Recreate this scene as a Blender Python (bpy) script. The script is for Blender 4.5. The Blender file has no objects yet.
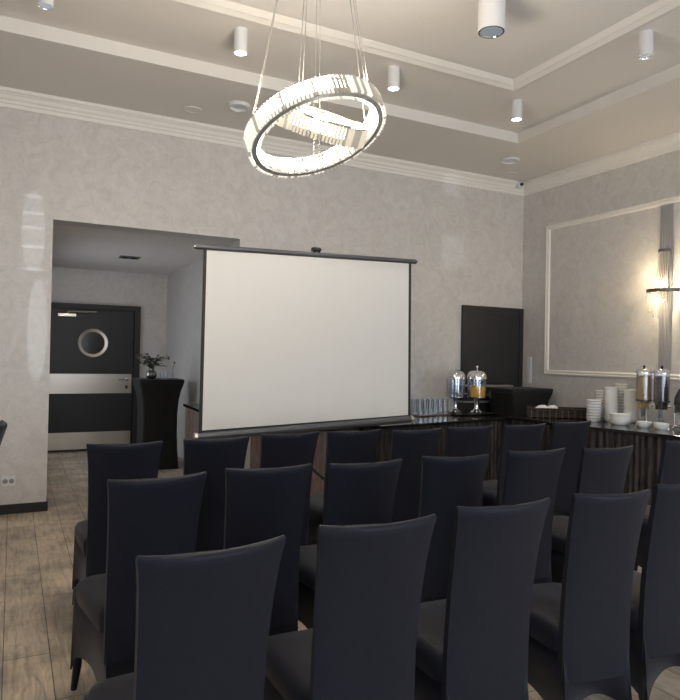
import bpy, bmesh, math, random
from mathutils import Vector, Matrix
random.seed(7)
sc = bpy.context.scene
COL = sc.collection
PI = math.pi

# ------------------------------------------------------------------ camera
F_PX, YAW, PITCH, ROLL, CAM_H = 643.4879, 0.4701, 0.0099, 0.0197, 1.45
_fwd = Vector((math.sin(YAW)*math.cos(PITCH), math.cos(YAW)*math.cos(PITCH), math.sin(PITCH)))
_r0 = Vector((math.cos(YAW), -math.sin(YAW), 0)); _u0 = _r0.cross(_fwd)
_r = math.cos(ROLL)*_r0 + math.sin(ROLL)*_u0
_u = -math.sin(ROLL)*_r0 + math.cos(ROLL)*_u0
cd = bpy.data.cameras.new('camera'); cam = bpy.data.objects.new('camera', cd); COL.objects.link(cam)
cd.sensor_fit = 'VERTICAL'; cd.sensor_height = 24.0; cd.lens = F_PX/700*24.0
cd.clip_start = 0.05; cd.clip_end = 100
cam.matrix_world = Matrix(((_r.x, _u.x, -_fwd.x, 0), (_r.y, _u.y, -_fwd.y, 0), (_r.z, _u.z, -_fwd.z, CAM_H), (0, 0, 0, 1)))
sc.camera = cam
sc.cycles.transparent_max_bounces = 32

# ------------------------------------------------------------------ world, exposure, daylight
sc.view_settings.view_transform = 'Standard'; sc.view_settings.look = 'None'
sc.view_settings.gamma = 1.0; sc.view_settings.exposure = 0.32
w = bpy.data.worlds.new('world'); sc.world = w; w.use_nodes = True
w.node_tree.nodes['Background'].inputs[0].default_value = (0.75, 0.85, 1.0, 1)
w.node_tree.nodes['Background'].inputs[1].default_value = 0.35

WIN_X = (-1.6, 1.3, 4.2)            # window centres in the wall behind the camera
REAR_Y = -2.4
def area(name, loc, target, sx, sy, energy, color, spread=PI):
    l = bpy.data.lights.new(name, 'AREA'); l.shape = 'RECTANGLE'; l.size = sx; l.size_y = sy
    l.energy = energy; l.color = color; l.spread = spread
    o = bpy.data.objects.new(name, l); COL.objects.link(o); o.location = loc
    o.rotation_euler = (Vector(target)-Vector(loc)).to_track_quat('-Z', 'Y').to_euler()
    return o
for wx, we in zip(WIN_X, (30, 46, 62)):
    area('daylight', (wx, REAR_Y+0.02, 1.75), (wx, 5, 1.75), 1.7, 2.1, we, (0.80, 0.89, 1.0))

area('niche_fill', (.22, 8.3, 1.3), (3, 8.4, 1.0), 1.5, 1.2, 8.5, (0.86, 0.91, 1.0))  # unseen area light added in the side opening to brighten the niche

# unseen spots added indoors for patches of reflected daylight on the back wall
def glint(sx, tx, tz, wid, hgt, e_):
    a, b = Vector((sx, REAR_Y+.06, 1.9)), Vector((tx, 6.4, tz)); r_ = (b-a).length
    l = bpy.data.lights.new('added_glint', 'SPOT'); l.use_square = True; l.spot_size = 2*math.atan(max(wid, .16)/2/r_); l.spot_blend = .12
    l.shadow_soft_size = .004; l.color = (.86, .95, 1.0); l.energy = e_*4*PI*r_*r_
    o = bpy.data.objects.new('added_glint', l); COL.objects.link(o); o.location = a
    o.rotation_euler = (b-a).to_track_quat('-Z', 'Y').to_euler(); o.scale = (1, hgt/wid, 1)
for z_ in (2.83, 2.68, 2.55, 2.38, 2.18): glint(-.4, .14, z_, .20, .03, .4)
for g in ((-.4, .14, 2.52, .20, .74, .28), (-.4, .19, 1.63, .17, .95, .30)): glint(*g)
for k in range(4): glint(4.4, 4.73, 3.47+k*.07, .30, .105, .17)
for k in range(6): glint(4.4, 4.775, 2.58+k*.07, .40, .105, .15)

# ------------------------------------------------------------------ helpers
class MB:
    def __init__(s): s.bm = bmesh.new()
    def box(s, c, d, rz=0.0, rx=0.0, ry=0.0):
        m = Matrix.Translation(Vector(c)) @ Matrix.Rotation(rz, 4, 'Z') @ Matrix.Rotation(ry, 4, 'Y') @ Matrix.Rotation(rx, 4, 'X') @ Matrix.Diagonal((d[0], d[1], d[2], 1))
        bmesh.ops.create_cube(s.bm, size=1.0, matrix=m); return s
    def b2(s, x0, y0, z0, x1, y1, z1):
        return s.box(((x0+x1)/2, (y0+y1)/2, (z0+z1)/2), (abs(x1-x0), abs(y1-y0), abs(z1-z0)))
    def rings(s, rr, closed=True, caps=True, loop=False):
        V = [[s.bm.verts.new(p) for p in r] for r in rr]
        n = len(rr[0]); idx = range(len(V)) if loop else range(len(V)-1)
        for i in idx:
            a, b = V[i], V[(i+1) % len(V)]
            for j in range(n if closed else n-1):
                k = (j+1) % n
                try: s.bm.faces.new((a[j], a[k], b[k], b[j]))
                except ValueError: pass
        if caps and closed and not loop:
            for r in (V[0], V[-1]):
                try: s.bm.faces.new(r)
                except ValueError: pass
        return s
    def tube(s, pts, rad, n=10, caps=True, loop=False):
        pts = [Vector(p) for p in pts]; N = len(pts)
        rads = rad if isinstance(rad, (list, tuple)) else [rad]*N
        out = []; ref = None
        for i, p in enumerate(pts):
            if loop: t = pts[(i+1) % N]-pts[i-1]
            else: t = pts[min(i+1, N-1)]-pts[max(i-1, 0)]
            t.normalize()
            if ref is None: ref = t.orthogonal().normalized()
            ref = (ref - t*ref.dot(t)).normalized(); bi = t.cross(ref)
            out.append([p + (ref*math.cos(2*PI*k/n) + bi*math.sin(2*PI*k/n))*rads[i] for k in range(n)])
        return s.rings(out, True, caps, loop)
    def lathe(s, prof, c=(0, 0, 0), n=24, M=None):
        out = []
        for r, z in prof:
            ring = []
            for k in range(n):
                v = Vector((max(r, 1e-4)*math.cos(2*PI*k/n), max(r, 1e-4)*math.sin(2*PI*k/n), z))
                if M: v = M @ v
                ring.append(v+Vector(c))
            out.append(ring)
        if prof[0][0] > 2e-3 and prof[-1][0] > 2e-3: return s.rings(out, True, False, True)
        return s.rings(out)
    def prism(s, poly, z0, z1):
        return s.rings([[Vector((x, y, z0)) for x, y in poly], [Vector((x, y, z1)) for x, y in poly]])
    def quadxz(s, pts, y0, y1):     # pts (x,z) polygon extruded in y
        return s.rings([[Vector((x, y0, z)) for x, z in pts], [Vector((x, y1, z)) for x, z in pts]])
    def sphere(s, c, r, sc_=(1, 1, 1), u=16, v=10):
        bmesh.ops.create_uvsphere(s.bm, u_segments=u, v_segments=v, radius=r, matrix=Matrix.Translation(Vector(c)) @ Matrix.Diagonal((*sc_, 1))); return s
    def build(s, name, mat, parent=None, smooth=False, bevel=0.0, seg=2, solid=0.0, sub=0):
        bmesh.ops.recalc_face_normals(s.bm, faces=s.bm.faces)
        me = bpy.data.meshes.new(name); s.bm.to_mesh(me); s.bm.free()
        o = bpy.data.objects.new(name, me); COL.objects.link(o); me.materials.append(mat)
        if smooth:
            me.polygons.foreach_set('use_smooth', [True]*len(me.polygons))
            try: me.set_sharp_from_angle(angle=math.radians(42))
            except Exception: pass
        if bevel:
            m = o.modifiers.new('bevel', 'BEVEL'); m.width = bevel; m.segments = seg; m.limit_method = 'ANGLE'
        if solid:
            m = o.modifiers.new('solid', 'SOLIDIFY'); m.thickness = solid; m.offset = 0
        if sub:
            m = o.modifiers.new('sub', 'SUBSURF'); m.levels = sub; m.render_levels = sub
        if parent: o.parent = parent
        return o
def tag(o, label, cat, group=None):
    o['label'] = label; o['category'] = cat
    if group: o['group'] = group
    return o
def thing(name, label, cat, loc=(0, 0, 0), rz=0.0, group=None):
    o = bpy.data.objects.new(name, None); COL.objects.link(o); o.empty_display_size = 0.1
    o.location = loc; o.rotation_euler = (0, 0, rz)
    return tag(o, label, cat, group)
def struct(o): o['kind'] = 'structure'; return o
def dup(root, loc, rz, label, group=None):
    r = root.copy(); COL.objects.link(r); r.location = loc; r.rotation_euler = (0, 0, rz); r['label'] = label
    if group: r['group'] = group
    for ch in list(root.children):
        c = ch.copy(); COL.objects.link(c); c.parent = r
        for g in list(ch.children):
            d = g.copy(); COL.objects.link(d); d.parent = c
    return r

# ------------------------------------------------------------------ materials
def mat(name, col, rough=0.5, metal=0.0, spec=0.5, emit=None, estr=0.0, **kw):
    m = bpy.data.materials.new(name); m.use_nodes = True; b = m.node_tree.nodes['Principled BSDF']
    b.inputs['Base Color'].default_value = (*col, 1); b.inputs['Roughness'].default_value = rough
    b.inputs['Metallic'].default_value = metal; b.inputs['Specular IOR Level'].default_value = spec
    if emit: b.inputs['Emission Color'].default_value = (*emit, 1); b.inputs['Emission Strength'].default_value = estr
    for k, v in kw.items(): b.inputs[k.replace('_', ' ')].default_value = v
    return m
def nodes(m): return m.node_tree.nodes, m.node_tree.links, m.node_tree.nodes['Principled BSDF']
def add(N, t, **kw):
    n = N.new(t)
    for k, v in kw.items():
        if hasattr(n, k): setattr(n, k, v)
        else: n.inputs[k].default_value = v
    return n
def ramp(N, stops):
    r = N.new('ShaderNodeValToRGB'); e = r.color_ramp.elements
    e[0].position, e[0].color = stops[0][0], (*stops[0][1], 1)
    e[1].position, e[1].color = stops[-1][0], (*stops[-1][1], 1)
    for p, c in stops[1:-1]:
        x = e.new(p); x.color = (*c, 1)
    return r
def bump(N, L, b, src, strength, dist=0.01):
    n = N.new('ShaderNodeBump'); n.inputs['Strength'].default_value = strength; n.inputs['Distance'].default_value = dist
    L.new(src, n.inputs['Height']); L.new(n.outputs[0], b.inputs['Normal'])

def wallpaper():
    m = mat('wallpaper', (.5, .48, .46), 0.38, spec=0.5); N, L, b = nodes(m)
    tc = add(N, 'ShaderNodeTexCoord')
    n1 = add(N, 'ShaderNodeTexNoise', Scale=7.0, Detail=5.0, Roughness=0.62, Distortion=1.3)
    n2 = add(N, 'ShaderNodeTexNoise', Scale=38.0, Detail=3.0, Roughness=0.6, Distortion=0.8)
    L.new(tc.outputs['Object'], n1.inputs['Vector']); L.new(tc.outputs['Object'], n2.inputs['Vector'])
    r = ramp(N, [(0.34, (.57, .545, .52)), (0.5, (.645, .62, .595)), (0.66, (.71, .69, .665))])
    mx = N.new('ShaderNodeMath'); mx.operation = 'MULTIPLY_ADD'; mx.inputs[1].default_value = 0.35; 
    L.new(n2.outputs[0], mx.inputs[0]); 
    s = N.new('ShaderNodeMath'); s.operation = 'MULTIPLY'; s.inputs[1].default_value = 0.65
    L.new(n1.outputs[0], s.inputs[0]); L.new(s.outputs[0], mx.inputs[2]); L.new(mx.outputs[0], r.inputs[0])
    L.new(r.outputs[0], b.inputs['Base Color'])
    rr = ramp(N, [(0.35, (.34,)*3), (0.65, (.5,)*3)]); L.new(n1.outputs[0], rr.inputs[0]); L.new(rr.outputs[0], b.inputs['Roughness'])
    bump(N, L, b, n2.outputs[0], 0.08, 0.004)
    return m
def planks():
    m = mat('floor_planks', (.3, .25, .19), 0.42, spec=0.4); N, L, b = nodes(m)
    tc = add(N, 'ShaderNodeTexCoord'); mp = add(N, 'ShaderNodeMapping')
    mp.inputs['Rotation'].default_value = (0, 0, PI/2); mp.inputs['Location'].default_value = (0.42, 0.01, 0)
    L.new(tc.outputs['Object'], mp.inputs['Vector'])
    br = add(N, 'ShaderNodeTexBrick', offset=0.37, offset_frequency=2)
    br.inputs['Scale'].default_value = 1.0; br.inputs['Brick Width'].default_value = 1.25; br.inputs['Row Height'].default_value = 0.2
    br.inputs['Mortar Size'].default_value = 0.0022; br.inputs['Mortar Smooth'].default_value = 0.3; br.inputs['Bias'].default_value = 0.0
    br.inputs['Color1'].default_value = (.62, .515, .40, 1); br.inputs['Color2'].default_value = (.52, .43, .335, 1); br.inputs['Mortar'].default_value = (.06, .05, .04, 1)
    L.new(mp.outputs[0], br.inputs['Vector'])
    m2 = add(N, 'ShaderNodeMapping'); m2.inputs['Scale'].default_value = (9, 1.1, 1); L.new(tc.outputs['Object'], m2.inputs['Vector'])
    g = add(N, 'ShaderNodeTexNoise', Scale=4.0, Detail=7.0, Roughness=0.65, Distortion=0.6); L.new(m2.outputs[0], g.inputs['Vector'])
    g2 = add(N, 'ShaderNodeTexNoise', Scale=2.6, Detail=4.0, Roughness=0.6); L.new(tc.outputs['Object'], g2.inputs['Vector'])
    r = ramp(N, [(0.3, (.55, .54, .53)), (0.52, (.95, .95, .95)), (0.75, (1.2, 1.18, 1.15))]); L.new(g.outputs[0], r.inputs[0])
    r2 = ramp(N, [(0.36, (.62, .62, .63)), (0.6, (1.05, 1.04, 1.02))]); L.new(g2.outputs[0], r2.inputs[0])
    a = N.new('ShaderNodeMixRGB'); a.blend_type = 'MULTIPLY'; a.inputs[0].default_value = 1
    L.new(br.outputs[0], a.inputs[1]); L.new(r.outputs[0], a.inputs[2])
    c = N.new('ShaderNodeMixRGB'); c.blend_type = 'MULTIPLY'; c.inputs[0].default_value = 1
    L.new(a.outputs[0], c.inputs[1]); L.new(r2.outputs[0], c.inputs[2]); L.new(c.outputs[0], b.inputs['Base Color'])
    bump(N, L, b, g.outputs[0], 0.12, 0.003)
    return m
def fabric(name, c0, c1, rough, scale, bs=0.25, sheen=0.0):
    m = mat(name, c0, rough, spec=0.25); N, L, b = nodes(m)
    tc = add(N, 'ShaderNodeTexCoord'); n = add(N, 'ShaderNodeTexNoise', Scale=scale, Detail=4.0, Roughness=0.6)
    L.new(tc.outputs['Object'], n.inputs['Vector']); r = ramp(N, [(0.3, c0), (0.7, c1)])
    L.new(n.outputs[0], r.inputs[0]); L.new(r.outputs[0], b.inputs['Base Color'])
    b.inputs['Sheen Weight'].default_value = sheen; b.inputs['Sheen Roughness'].default_value = 0.4
    bump(N, L, b, n.outputs[0], bs, 0.004)
    return m
def skirtmat(name, c0, c1):
    m = mat(name, c0, 0.55, spec=0.3); N, L, b = nodes(m)
    tc = add(N, 'ShaderNodeTexCoord'); mp = add(N, 'ShaderNodeMapping'); mp.inputs['Scale'].default_value = (14, 14, 3)
    L.new(tc.outputs['Object'], mp.inputs['Vector'])
    n = add(N, 'ShaderNodeTexNoise', Scale=2.2, Detail=5.0, Roughness=0.7); L.new(mp.outputs[0], n.inputs['Vector'])
    r = ramp(N, [(0.4, c0), (0.62, c1)]); L.new(n.outputs[0], r.inputs[0]); L.new(r.outputs[0], b.inputs['Base Color'])
    return m
def glassy(name, col, alpha, rough=0.05):
    m = bpy.data.materials.new(name); m.use_nodes = True; N, L = m.node_tree.nodes, m.node_tree.links
    N.remove(N['Principled BSDF'])
    t = add(N, 'ShaderNodeBsdfTransparent'); t.inputs[0].default_value = (*col, 1)
    g = add(N, 'ShaderNodeBsdfGlossy'); g.inputs['Roughness'].default_value = rough; g.inputs[0].default_value = (.9, .93, .97, 1)
    lw = add(N, 'ShaderNodeLayerWeight', Blend=.25); mm = N.new('ShaderNodeMath'); mm.operation = 'MULTIPLY_ADD'; mm.inputs[1].default_value = .55; mm.inputs[2].default_value = alpha
    mx = N.new('ShaderNodeMixShader'); L.new(lw.outputs['Fresnel'], mm.inputs[0]); L.new(mm.outputs[0], mx.inputs[0]); L.new(t.outputs[0], mx.inputs[1]); L.new(g.outputs[0], mx.inputs[2])
    L.new(mx.outputs[0], N['Material Output'].inputs[0]); return m

M_wall = wallpaper()
M_ceil = mat('ceiling_paint', (.76, .73, .69), 0.75, spec=0.25)
M_trim = mat('trim_paint', (.87, .84, .79), 0.55, spec=0.35)
M_floor = planks()
M_base = mat('baseboard_black', (.018, .019, .022), 0.4)
M_chair = fabric('black_stretch_cover', (.0072, .0079, .0150), (.0100, .0109, .0200), 0.55, 60, 0.10, 0.10)
M_leg = mat('dark_stained_leg', (.014, .012, .011), 0.5)
M_drape = fabric('black_drape', (.012, .012, .012), (.018, .0175, .017), 0.8, 40, 0.1, 0.05)
M_door = mat('anthracite_door', (.022, .022, .024), 0.42, spec=0.4)
M_doorframe = mat('dark_door_frame', (.017, .017, .018), 0.5)
M_steel = mat('brushed_steel', (.62, .57, .50), 0.34, metal=1.0)
M_chrome = mat('chrome', (.75, .75, .76), 0.12, metal=1.0)
M_darksteel = mat('dark_grey_metal', (.11, .11, .115), 0.4, metal=0.6)
M_black = mat('black_plastic', (.015, .015, .016), 0.4)
M_dark = mat('dark_glass_pane', (.01, .011, .012), 0.15)
M_screen = fabric('projection_fabric', (.69, .675, .645), (.71, .695, .665), 0.8, 3, 0.02)
M_border = mat('screen_black_border', (.02, .02, .02), 0.7)
M_top = mat('black_gloss_top', (.012, .012, .013), 0.12, spec=0.6)
M_skirt = skirtmat('brown_pleated_skirt', (.010, .008, .007), (.050, .040, .035))
M_skirt2 = skirtmat('dusty_brown_skirt', (.20, .155, .13), (.28, .22, .19))
M_white = mat('white_china', (.90, .88, .84), 0.25)
M_glaze = mat('grey_rim_glaze', (.28, .26, .25), 0.35)
M_glass = glassy('clear_glass', (.955, .965, .975), 0.10, .12)
M_acryl = glassy('clear_acrylic', (.93, .94, .96), 0.07)
M_water = glassy('water_clear', (.86, .90, .95), 0.12)
M_orange = mat('orange_juice', (.85, .45, .015), 0.35)
M_flakes = fabric('corn_flakes', (.42, .24, .06), (.75, .52, .20), 0.8, 55, 0.9)
M_choc = fabric('chocolate_cereal', (.05, .032, .028), (.14, .10, .09), 0.8, 60, 0.9)
M_wicker = fabric('dark_wicker', (.02, .014, .010), (.07, .05, .038), 0.7, 90, 0.6)
M_fix = mat('white_fixture', (.72, .72, .73), 0.4)
M_reflector = mat('lamp_reflector', (.85, .87, .9), 0.1, metal=1.0)
M_facet_glow = mat('faceted_lens_glow', (.55, .62, .68), .12, metal=.6, emit=(.55, .72, .85), estr=.12)  # faint bluish glow put in for reflections on the unlit lens
M_lit = mat('lamp_lit', (1, 1, 1), 0.4, emit=(.92, .96, 1.0), estr=14)
M_led = mat('led_strip', (1, 1, 1), 0.4, emit=(1.0, .90, .74), estr=16)
M_crys = mat('lit_crystal', (.09, .09, .085), 0.08, emit=(1.0, .94, .82), estr=.78)
M_crys2 = mat('amber_lit_crystal', (.09, .09, .08), 0.08, emit=(1.0, .88, .64), estr=.58)
M_crysdim = mat('dim_crystal', (.09, .09, .085), 0.06, emit=(1.0, .88, .68), estr=0.28)
M_bulb = mat('warm_bulb', (1, 1, 1), 0.4, emit=(1.0, .80, .48), estr=40)
M_scrys = mat('sconce_crystal', (.10, .09, .075), 0.12, emit=(1.0, .86, .62), estr=.42, Alpha=.55)
M_chan = mat('ring_channel', (.32, .31, .295), .45)
M_hoop = mat('pewter_hoop', (.17, .155, .14), 0.4, metal=0.7)
M_strip = mat('grey_fluted_strip', (.38, .37, .38), 0.5)
M_leaf = mat('leaf_green', (.045, .06, .03), 0.6)
M_leafdry = mat('dry_leaf', (.16, .12, .06), 0.7)
M_vase = mat('smoked_silver_glass', (.22, .23, .22), 0.08, metal=0.9)
M_wire = mat('steel_wire', (.35, .34, .33), 0.4, metal=0.8)
M_napkin = mat('white_napkin', (.75, .74, .72), 0.8)
M_bottle = mat('dark_bottle_glass', (.02, .022, .02), 0.15)
M_winframe = mat('white_window_frame', (.7, .7, .7), 0.4)

# ------------------------------------------------------------------ the room
YW, XW, ZS, ZC = 6.399, 5.8985, 3.736, 3.842
XL, NXL, NXR, ZN, YN = -3.2, 0.2993, 2.0666, 2.6444, 10.08
m = MB(); m.b2(XL-.2, REAR_Y-.2, -.15, XW+.2, YN+.2, 0); struct(m.build('floor', M_floor))
m = MB()
m.b2(XL-.2, YW, 0, NXL, YW+.25, ZC+.1); m.b2(NXL, YW, ZN, NXR, YW+.25, ZC+.1); m.b2(NXR, YW, 0, XW+.2, YW+.25, ZC+.1)
struct(m.build('wall_back', M_wall))
m = MB(); m.b2(XW, REAR_Y-.2, 0, XW+.2, YW, ZC+.1); struct(m.build('wall_right', M_wall))
m = MB(); m.b2(XL-.2, REAR_Y-.2, 0, XL, YW, ZC+.1); struct(m.build('wall_left', M_wall))
m = MB(); e = XL
for wx in WIN_X:
    m.b2(e, REAR_Y-.2, 0, wx-.9, REAR_Y, ZC+.1); m.b2(wx-.9, REAR_Y-.2, 0, wx+.9, REAR_Y, .65); m.b2(wx-.9, REAR_Y-.2, 2.85, wx+.9, REAR_Y, ZC+.1); e = wx+.9
m.b2(e, REAR_Y-.2, 0, XW, REAR_Y, ZC+.1); struct(m.build('wall_rear', M_wall))
for i, wx in enumerate(WIN_X):
    m = MB()
    for s in (-1, 1): m.b2(wx+s*.87-.03, REAR_Y-.12, .65, wx+s*.87+.03, REAR_Y-.04, 2.85)
    m.b2(wx-.9, REAR_Y-.12, .65, wx+.9, REAR_Y-.04, .71); m.b2(wx-.9, REAR_Y-.12, 2.79, wx+.9, REAR_Y-.04, 2.85)
    m.b2(wx-.025, REAR_Y-.12, .71, wx+.025, REAR_Y-.04, 2.79)
    struct(m.build('window_%d' % (i+1), M_winframe))
# niche behind the back wall
m = MB(); m.b2(NXL-.2, YW+.25, 0, NXL, 7.5, ZN+.1); m.b2(NXL-.2, 9.1, 0, NXL, YN+.2, ZN+.1); m.b2(NXL-.2, 7.5, 0, NXL, 9.1, .6); m.b2(NXL-.2, 7.5, 2.4, NXL, 9.1, ZN+.1); struct(m.build('wall_niche_left', M_wall))  # side opening added for the niche fill light
m = MB(); m.b2(NXR+.04, YW+.25, 0, NXR+.24, YN+.2, ZN+.1); struct(m.build('wall_niche_right', M_wall))
m = MB(); m.b2(NXL, YN, 0, NXR+.04, YN+.2, ZN+.1); struct(m.build('wall_niche_back', M_wall))
m = MB(); m.b2(NXL-.1, YW+.25, ZN+.005, NXR+.14, YN+.1, ZN+.15); struct(m.build('ceiling_niche', M_ceil))
# ceiling: raised tray inside a dropped border
TX0, TX1, TY0, TY1 = -1.6, 4.70, -1.0, 5.204
m = MB(); m.b2(XL-.1, REAR_Y-.1, ZC, XW+.1, YW+.1, ZC+.12)
m.b2(XL, TY1, ZS, XW, YW, ZC); m.b2(XL, REAR_Y, ZS, XW, TY0, ZC); m.b2(XL, TY0, ZS, TX0, TY1, ZC); m.b2(TX1, TY0, ZS, XW, TY1, ZC)
struct(m.build('ceiling', M_ceil))
def frame_profile(name, corners, prof, inward, material):
    """mitred moulding swept round a closed rectangle; corners in order, prof list of (offset inwards, normal offset)"""
    m = MB(); rr = []
    n = len(corners); cen = sum((Vector(c) for c in corners), Vector())/n
    nv = Vector(inward)
    for i, c in enumerate(corners):
        c = Vector(c); e1 = (Vector(corners[i-1])-c).normalized(); e2 = (Vector(corners[(i+1) % n])-c).normalized()
        rr.append([c + (e1+e2)*a + nv*b for a, b in prof])
    m.rings(rr, True, False, True)
    return struct(m.build(name, material))
MPROF = [(0, 0), (0, .030), (.010, .032), (.056, .016), (.060, .007), (.067, .009), (.070, .024), (.078, .026), (.122, .006), (.13, .003), (.13, 0)]
frame_profile('trim_1', [(-.95, .0, ZC), (3.88, .0, ZC), (3.88, 4.355, ZC), (-.95, 4.355, ZC)], MPROF, (0, 0, -1), M_trim)
# crown moulding under the border
CP = [(0, -.151), (.016, -.151), (.018, -.118), (.03, -.112), (.034, -.092), (.05, -.078), (.062, -.05), (.075, -.046), (.08, -.036), (.1, -.034), (.1, -.002), (0, -.002)]
m = MB(); m.rings([[(XL, YW-a, ZS+b) for a, b in CP], [(XW-.0, YW-a, ZS+b) for a, b in CP]]); struct(m.build('trim_2', M_trim))
m = MB(); m.rings([[(XW-a, YW-.0, ZS+b) for a, b in CP], [(XW-a, REAR_Y, ZS+b) for a, b in CP]]); struct(m.build('trim_3', M_trim))
# picture-frame moulding on the right wall
frame_profile('trim_4', [(XW, 5.975, 1.275), (XW, 2.57, 1.275), (XW, 2.57, 3.12), (XW, 5.975, 3.12)],
              [(0, 0), (0, .018), (.016, .026), (.022, .014), (.036, .014), (.042, .022), (.056, .016), (.06, 0)], (-1, 0, 0), M_trim)
m = MB(); m.b2(XL, YW-.014, 0, NXL, YW, .085); m.b2(NXL-.004, YW-.014, 0, NXL+.012, YW+.25, .085); struct(m.build('baseboard_back', M_base))
m = MB(); m.b2(NXR+.0, YW-.014, 0, XW, YW, .085); struct(m.build('baseboard_back_right', M_base))
m = MB(); m.b2(XW-.014, REAR_Y, 0, XW, YW-.014, .085); struct(m.build('baseboard_right', M_base))
m = MB(); m.b2(1.72, YN-.014, 0, NXR+.04, YN, .085); struct(m.build('baseboard_niche', M_base))

# kitchen door at the end of the niche
DX0, DX1, DY = .44, 1.615, YN-.05
d = MB().b2(DX0, DY, .005, DX1, DY+.045, 2.06).build('door_1', M_door, bevel=.003); struct(d)
MB().b2(DX0-.07, YN-.075, 0, DX0-.004, YN, 2.14).b2(DX1+.004, YN-.075, 0, DX1+.09, YN, 2.14).b2(DX0-.004, YN-.075, 2.064, DX1+.004, YN, 2.14).build('door_frame', M_doorframe, d)
Mx = Matrix.Translation((1.04, DY, 1.575)) @ Matrix.Rotation(PI/2, 4, 'X')
MB().lathe([(.163, 0), (.163, .012), (.205, .022), (.212, .012), (.212, 0)], M=Mx, n=40).build('porthole_ring', M_steel, d, True)
MB().lathe([(0, .001), (.164, .001), (.164, .008), (0, .008)], M=Mx, n=40).build('porthole_glass', M_dark, d, True)
MB().b2(DX0+.0, DY-.004, .838, DX1-.02, DY, 1.122).build('push_plate', M_steel, d)
MB().b2(DX0+.0, DY-.004, .03, DX1-.02, DY, .275).build('kick_plate', M_steel, d)
h = MB().lathe([(0, 0), (.026, 0), (.026, .012), (.011, .014), (.011, .05), (0, .05)], c=(1.53, DY-.004, 1.045), M=Matrix.Rotation(PI/2, 4, 'X')).tube([(1.53, DY-.05, 1.045), (1.50, DY-.056, 1.045), (1.40, DY-.056, 1.045)], .011).build('door_handle', M_chrome, d, True)
MB().lathe([(0, 0), (.026, 0), (.026, .01), (0, .012)], c=(1.53, DY-.004, .93), M=Matrix.Rotation(PI/2, 4, 'X')).build('keyhole_rosette', M_chrome, d, True)
c = MB().b2(.56, DY-.055, 1.945, .80, DY, 1.99).build('door_closer', M_steel, d, bevel=.004)
MB().tube([(.68, DY-.045, 1.995), (.70, DY-.05, 2.015), (1.08, DY-.045, 2.03)], .013).build('closer_arm', M_steel, c)
# dark door at the right end of the back wall
d2 = MB().b2(4.985, YW-.03, .005, 5.83, YW-.0, 2.045).build('door_2', M_door, bevel=.003); struct(d2)
MB().b2(4.92, YW-.036, 0, 4.982, YW, 2.113).b2(5.833, YW-.036, 0, 5.895, YW, 2.113).b2(4.982, YW-.036, 2.049, 5.833, YW, 2.113).build('door_frame', M_doorframe, d2)

# ------------------------------------------------------------------ ceiling fittings
def spot(x, y, r, hgt, label, lit=True, energy=16.0, group='surface mounted ceiling spotlights'):
    t = thing('ceiling_spotlight', label, 'spotlight', (x, y, ZC), 0, group)
    MB().lathe([(r*.72, -.0), (r, -.0), (r, -hgt), (r*.93, -hgt-.002), (r*.86, -hgt+.012), (r*.55, -hgt+.05), (.002, -hgt+.055)], n=32).build('lamp_body', M_fix, t, True)
    MB().lathe([(r*.93, -hgt-.002), (r*.95, -hgt-.004), (r*.86, -hgt-.004), (r*.80, -hgt+.004), (r*.84, -hgt+.006)], n=32).build('reflector', M_reflector, t, True)
    if lit: MB().lathe([(0, -hgt+.012), (r*.80, -hgt+.012), (r*.84, -hgt-.001), (r*.5, -hgt-.006), (0, -hgt-.008)], n=24).build('lamp_face', M_lit, t, True)
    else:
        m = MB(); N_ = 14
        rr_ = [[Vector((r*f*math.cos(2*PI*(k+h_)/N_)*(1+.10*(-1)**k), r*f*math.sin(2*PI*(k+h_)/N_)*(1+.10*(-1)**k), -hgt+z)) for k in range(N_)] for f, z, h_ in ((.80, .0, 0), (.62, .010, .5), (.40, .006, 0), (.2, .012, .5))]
        m.rings(rr_).build('lamp_face', M_facet_glow, t)
    if lit:
        l = bpy.data.lights.new('spot_beam', 'SPOT'); l.energy = energy; l.color = (.93, .96, 1); l.spot_size = 1.7; l.spot_blend = .8; l.shadow_soft_size = .04
        o = bpy.data.objects.new('spot_beam', l); COL.objects.link(o); o.location = (x, y, ZC-hgt-.03)
    return t
spot(1.447, 4.561, .05, .17, 'small lit white cylinder spotlight above the left end of the dark niche')
spot(2.755, 4.54, .05, .17, 'small lit white cylinder spotlight just right of the crystal chandelier')
spot(4.101, 4.561, .05, .17, 'small lit white cylinder spotlight in the far right corner of the ceiling tray')
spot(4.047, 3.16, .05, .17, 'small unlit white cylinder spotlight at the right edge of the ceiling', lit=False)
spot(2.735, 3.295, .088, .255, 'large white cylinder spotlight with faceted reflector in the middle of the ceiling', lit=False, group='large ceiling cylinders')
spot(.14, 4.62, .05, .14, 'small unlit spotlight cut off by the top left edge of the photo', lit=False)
def disc(name, x, y, r, hgt, label, cat, mt=M_fix):
    t = thing(name, label, cat, (x, y, ZS))
    MB().lathe([(r*.7, 0), (r, 0), (r*.97, -hgt), (r*.74, -hgt*1.1), (r*.7, -hgt*.3)], n=36).build('trim_ring', mt, t, True)
    MB().lathe([(0, -.001), (r*.7, -.001), (r*.7, -hgt*.35), (0, -hgt*.35)], n=36).build('diffuser', mt, t, True)
disc('recessed_downlight', 1.797, 5.68, .105, .03, 'round recessed downlight left of the chandelier in the ceiling border', 'downlight')
disc('recessed_downlight', 5.023, 5.686, .11, .02, 'round recessed downlight near the far right corner of the ceiling border', 'downlight')
disc('ceiling_speaker', 1.45, 6.0, .085, .008, 'flat round white ceiling disc over the back wall above the niche', 'speaker', M_ceil)
disc('ceiling_speaker', 5.42, 6.12, .09, .008, 'flat round white ceiling disc beside the corner camera', 'speaker', M_ceil)
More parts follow.
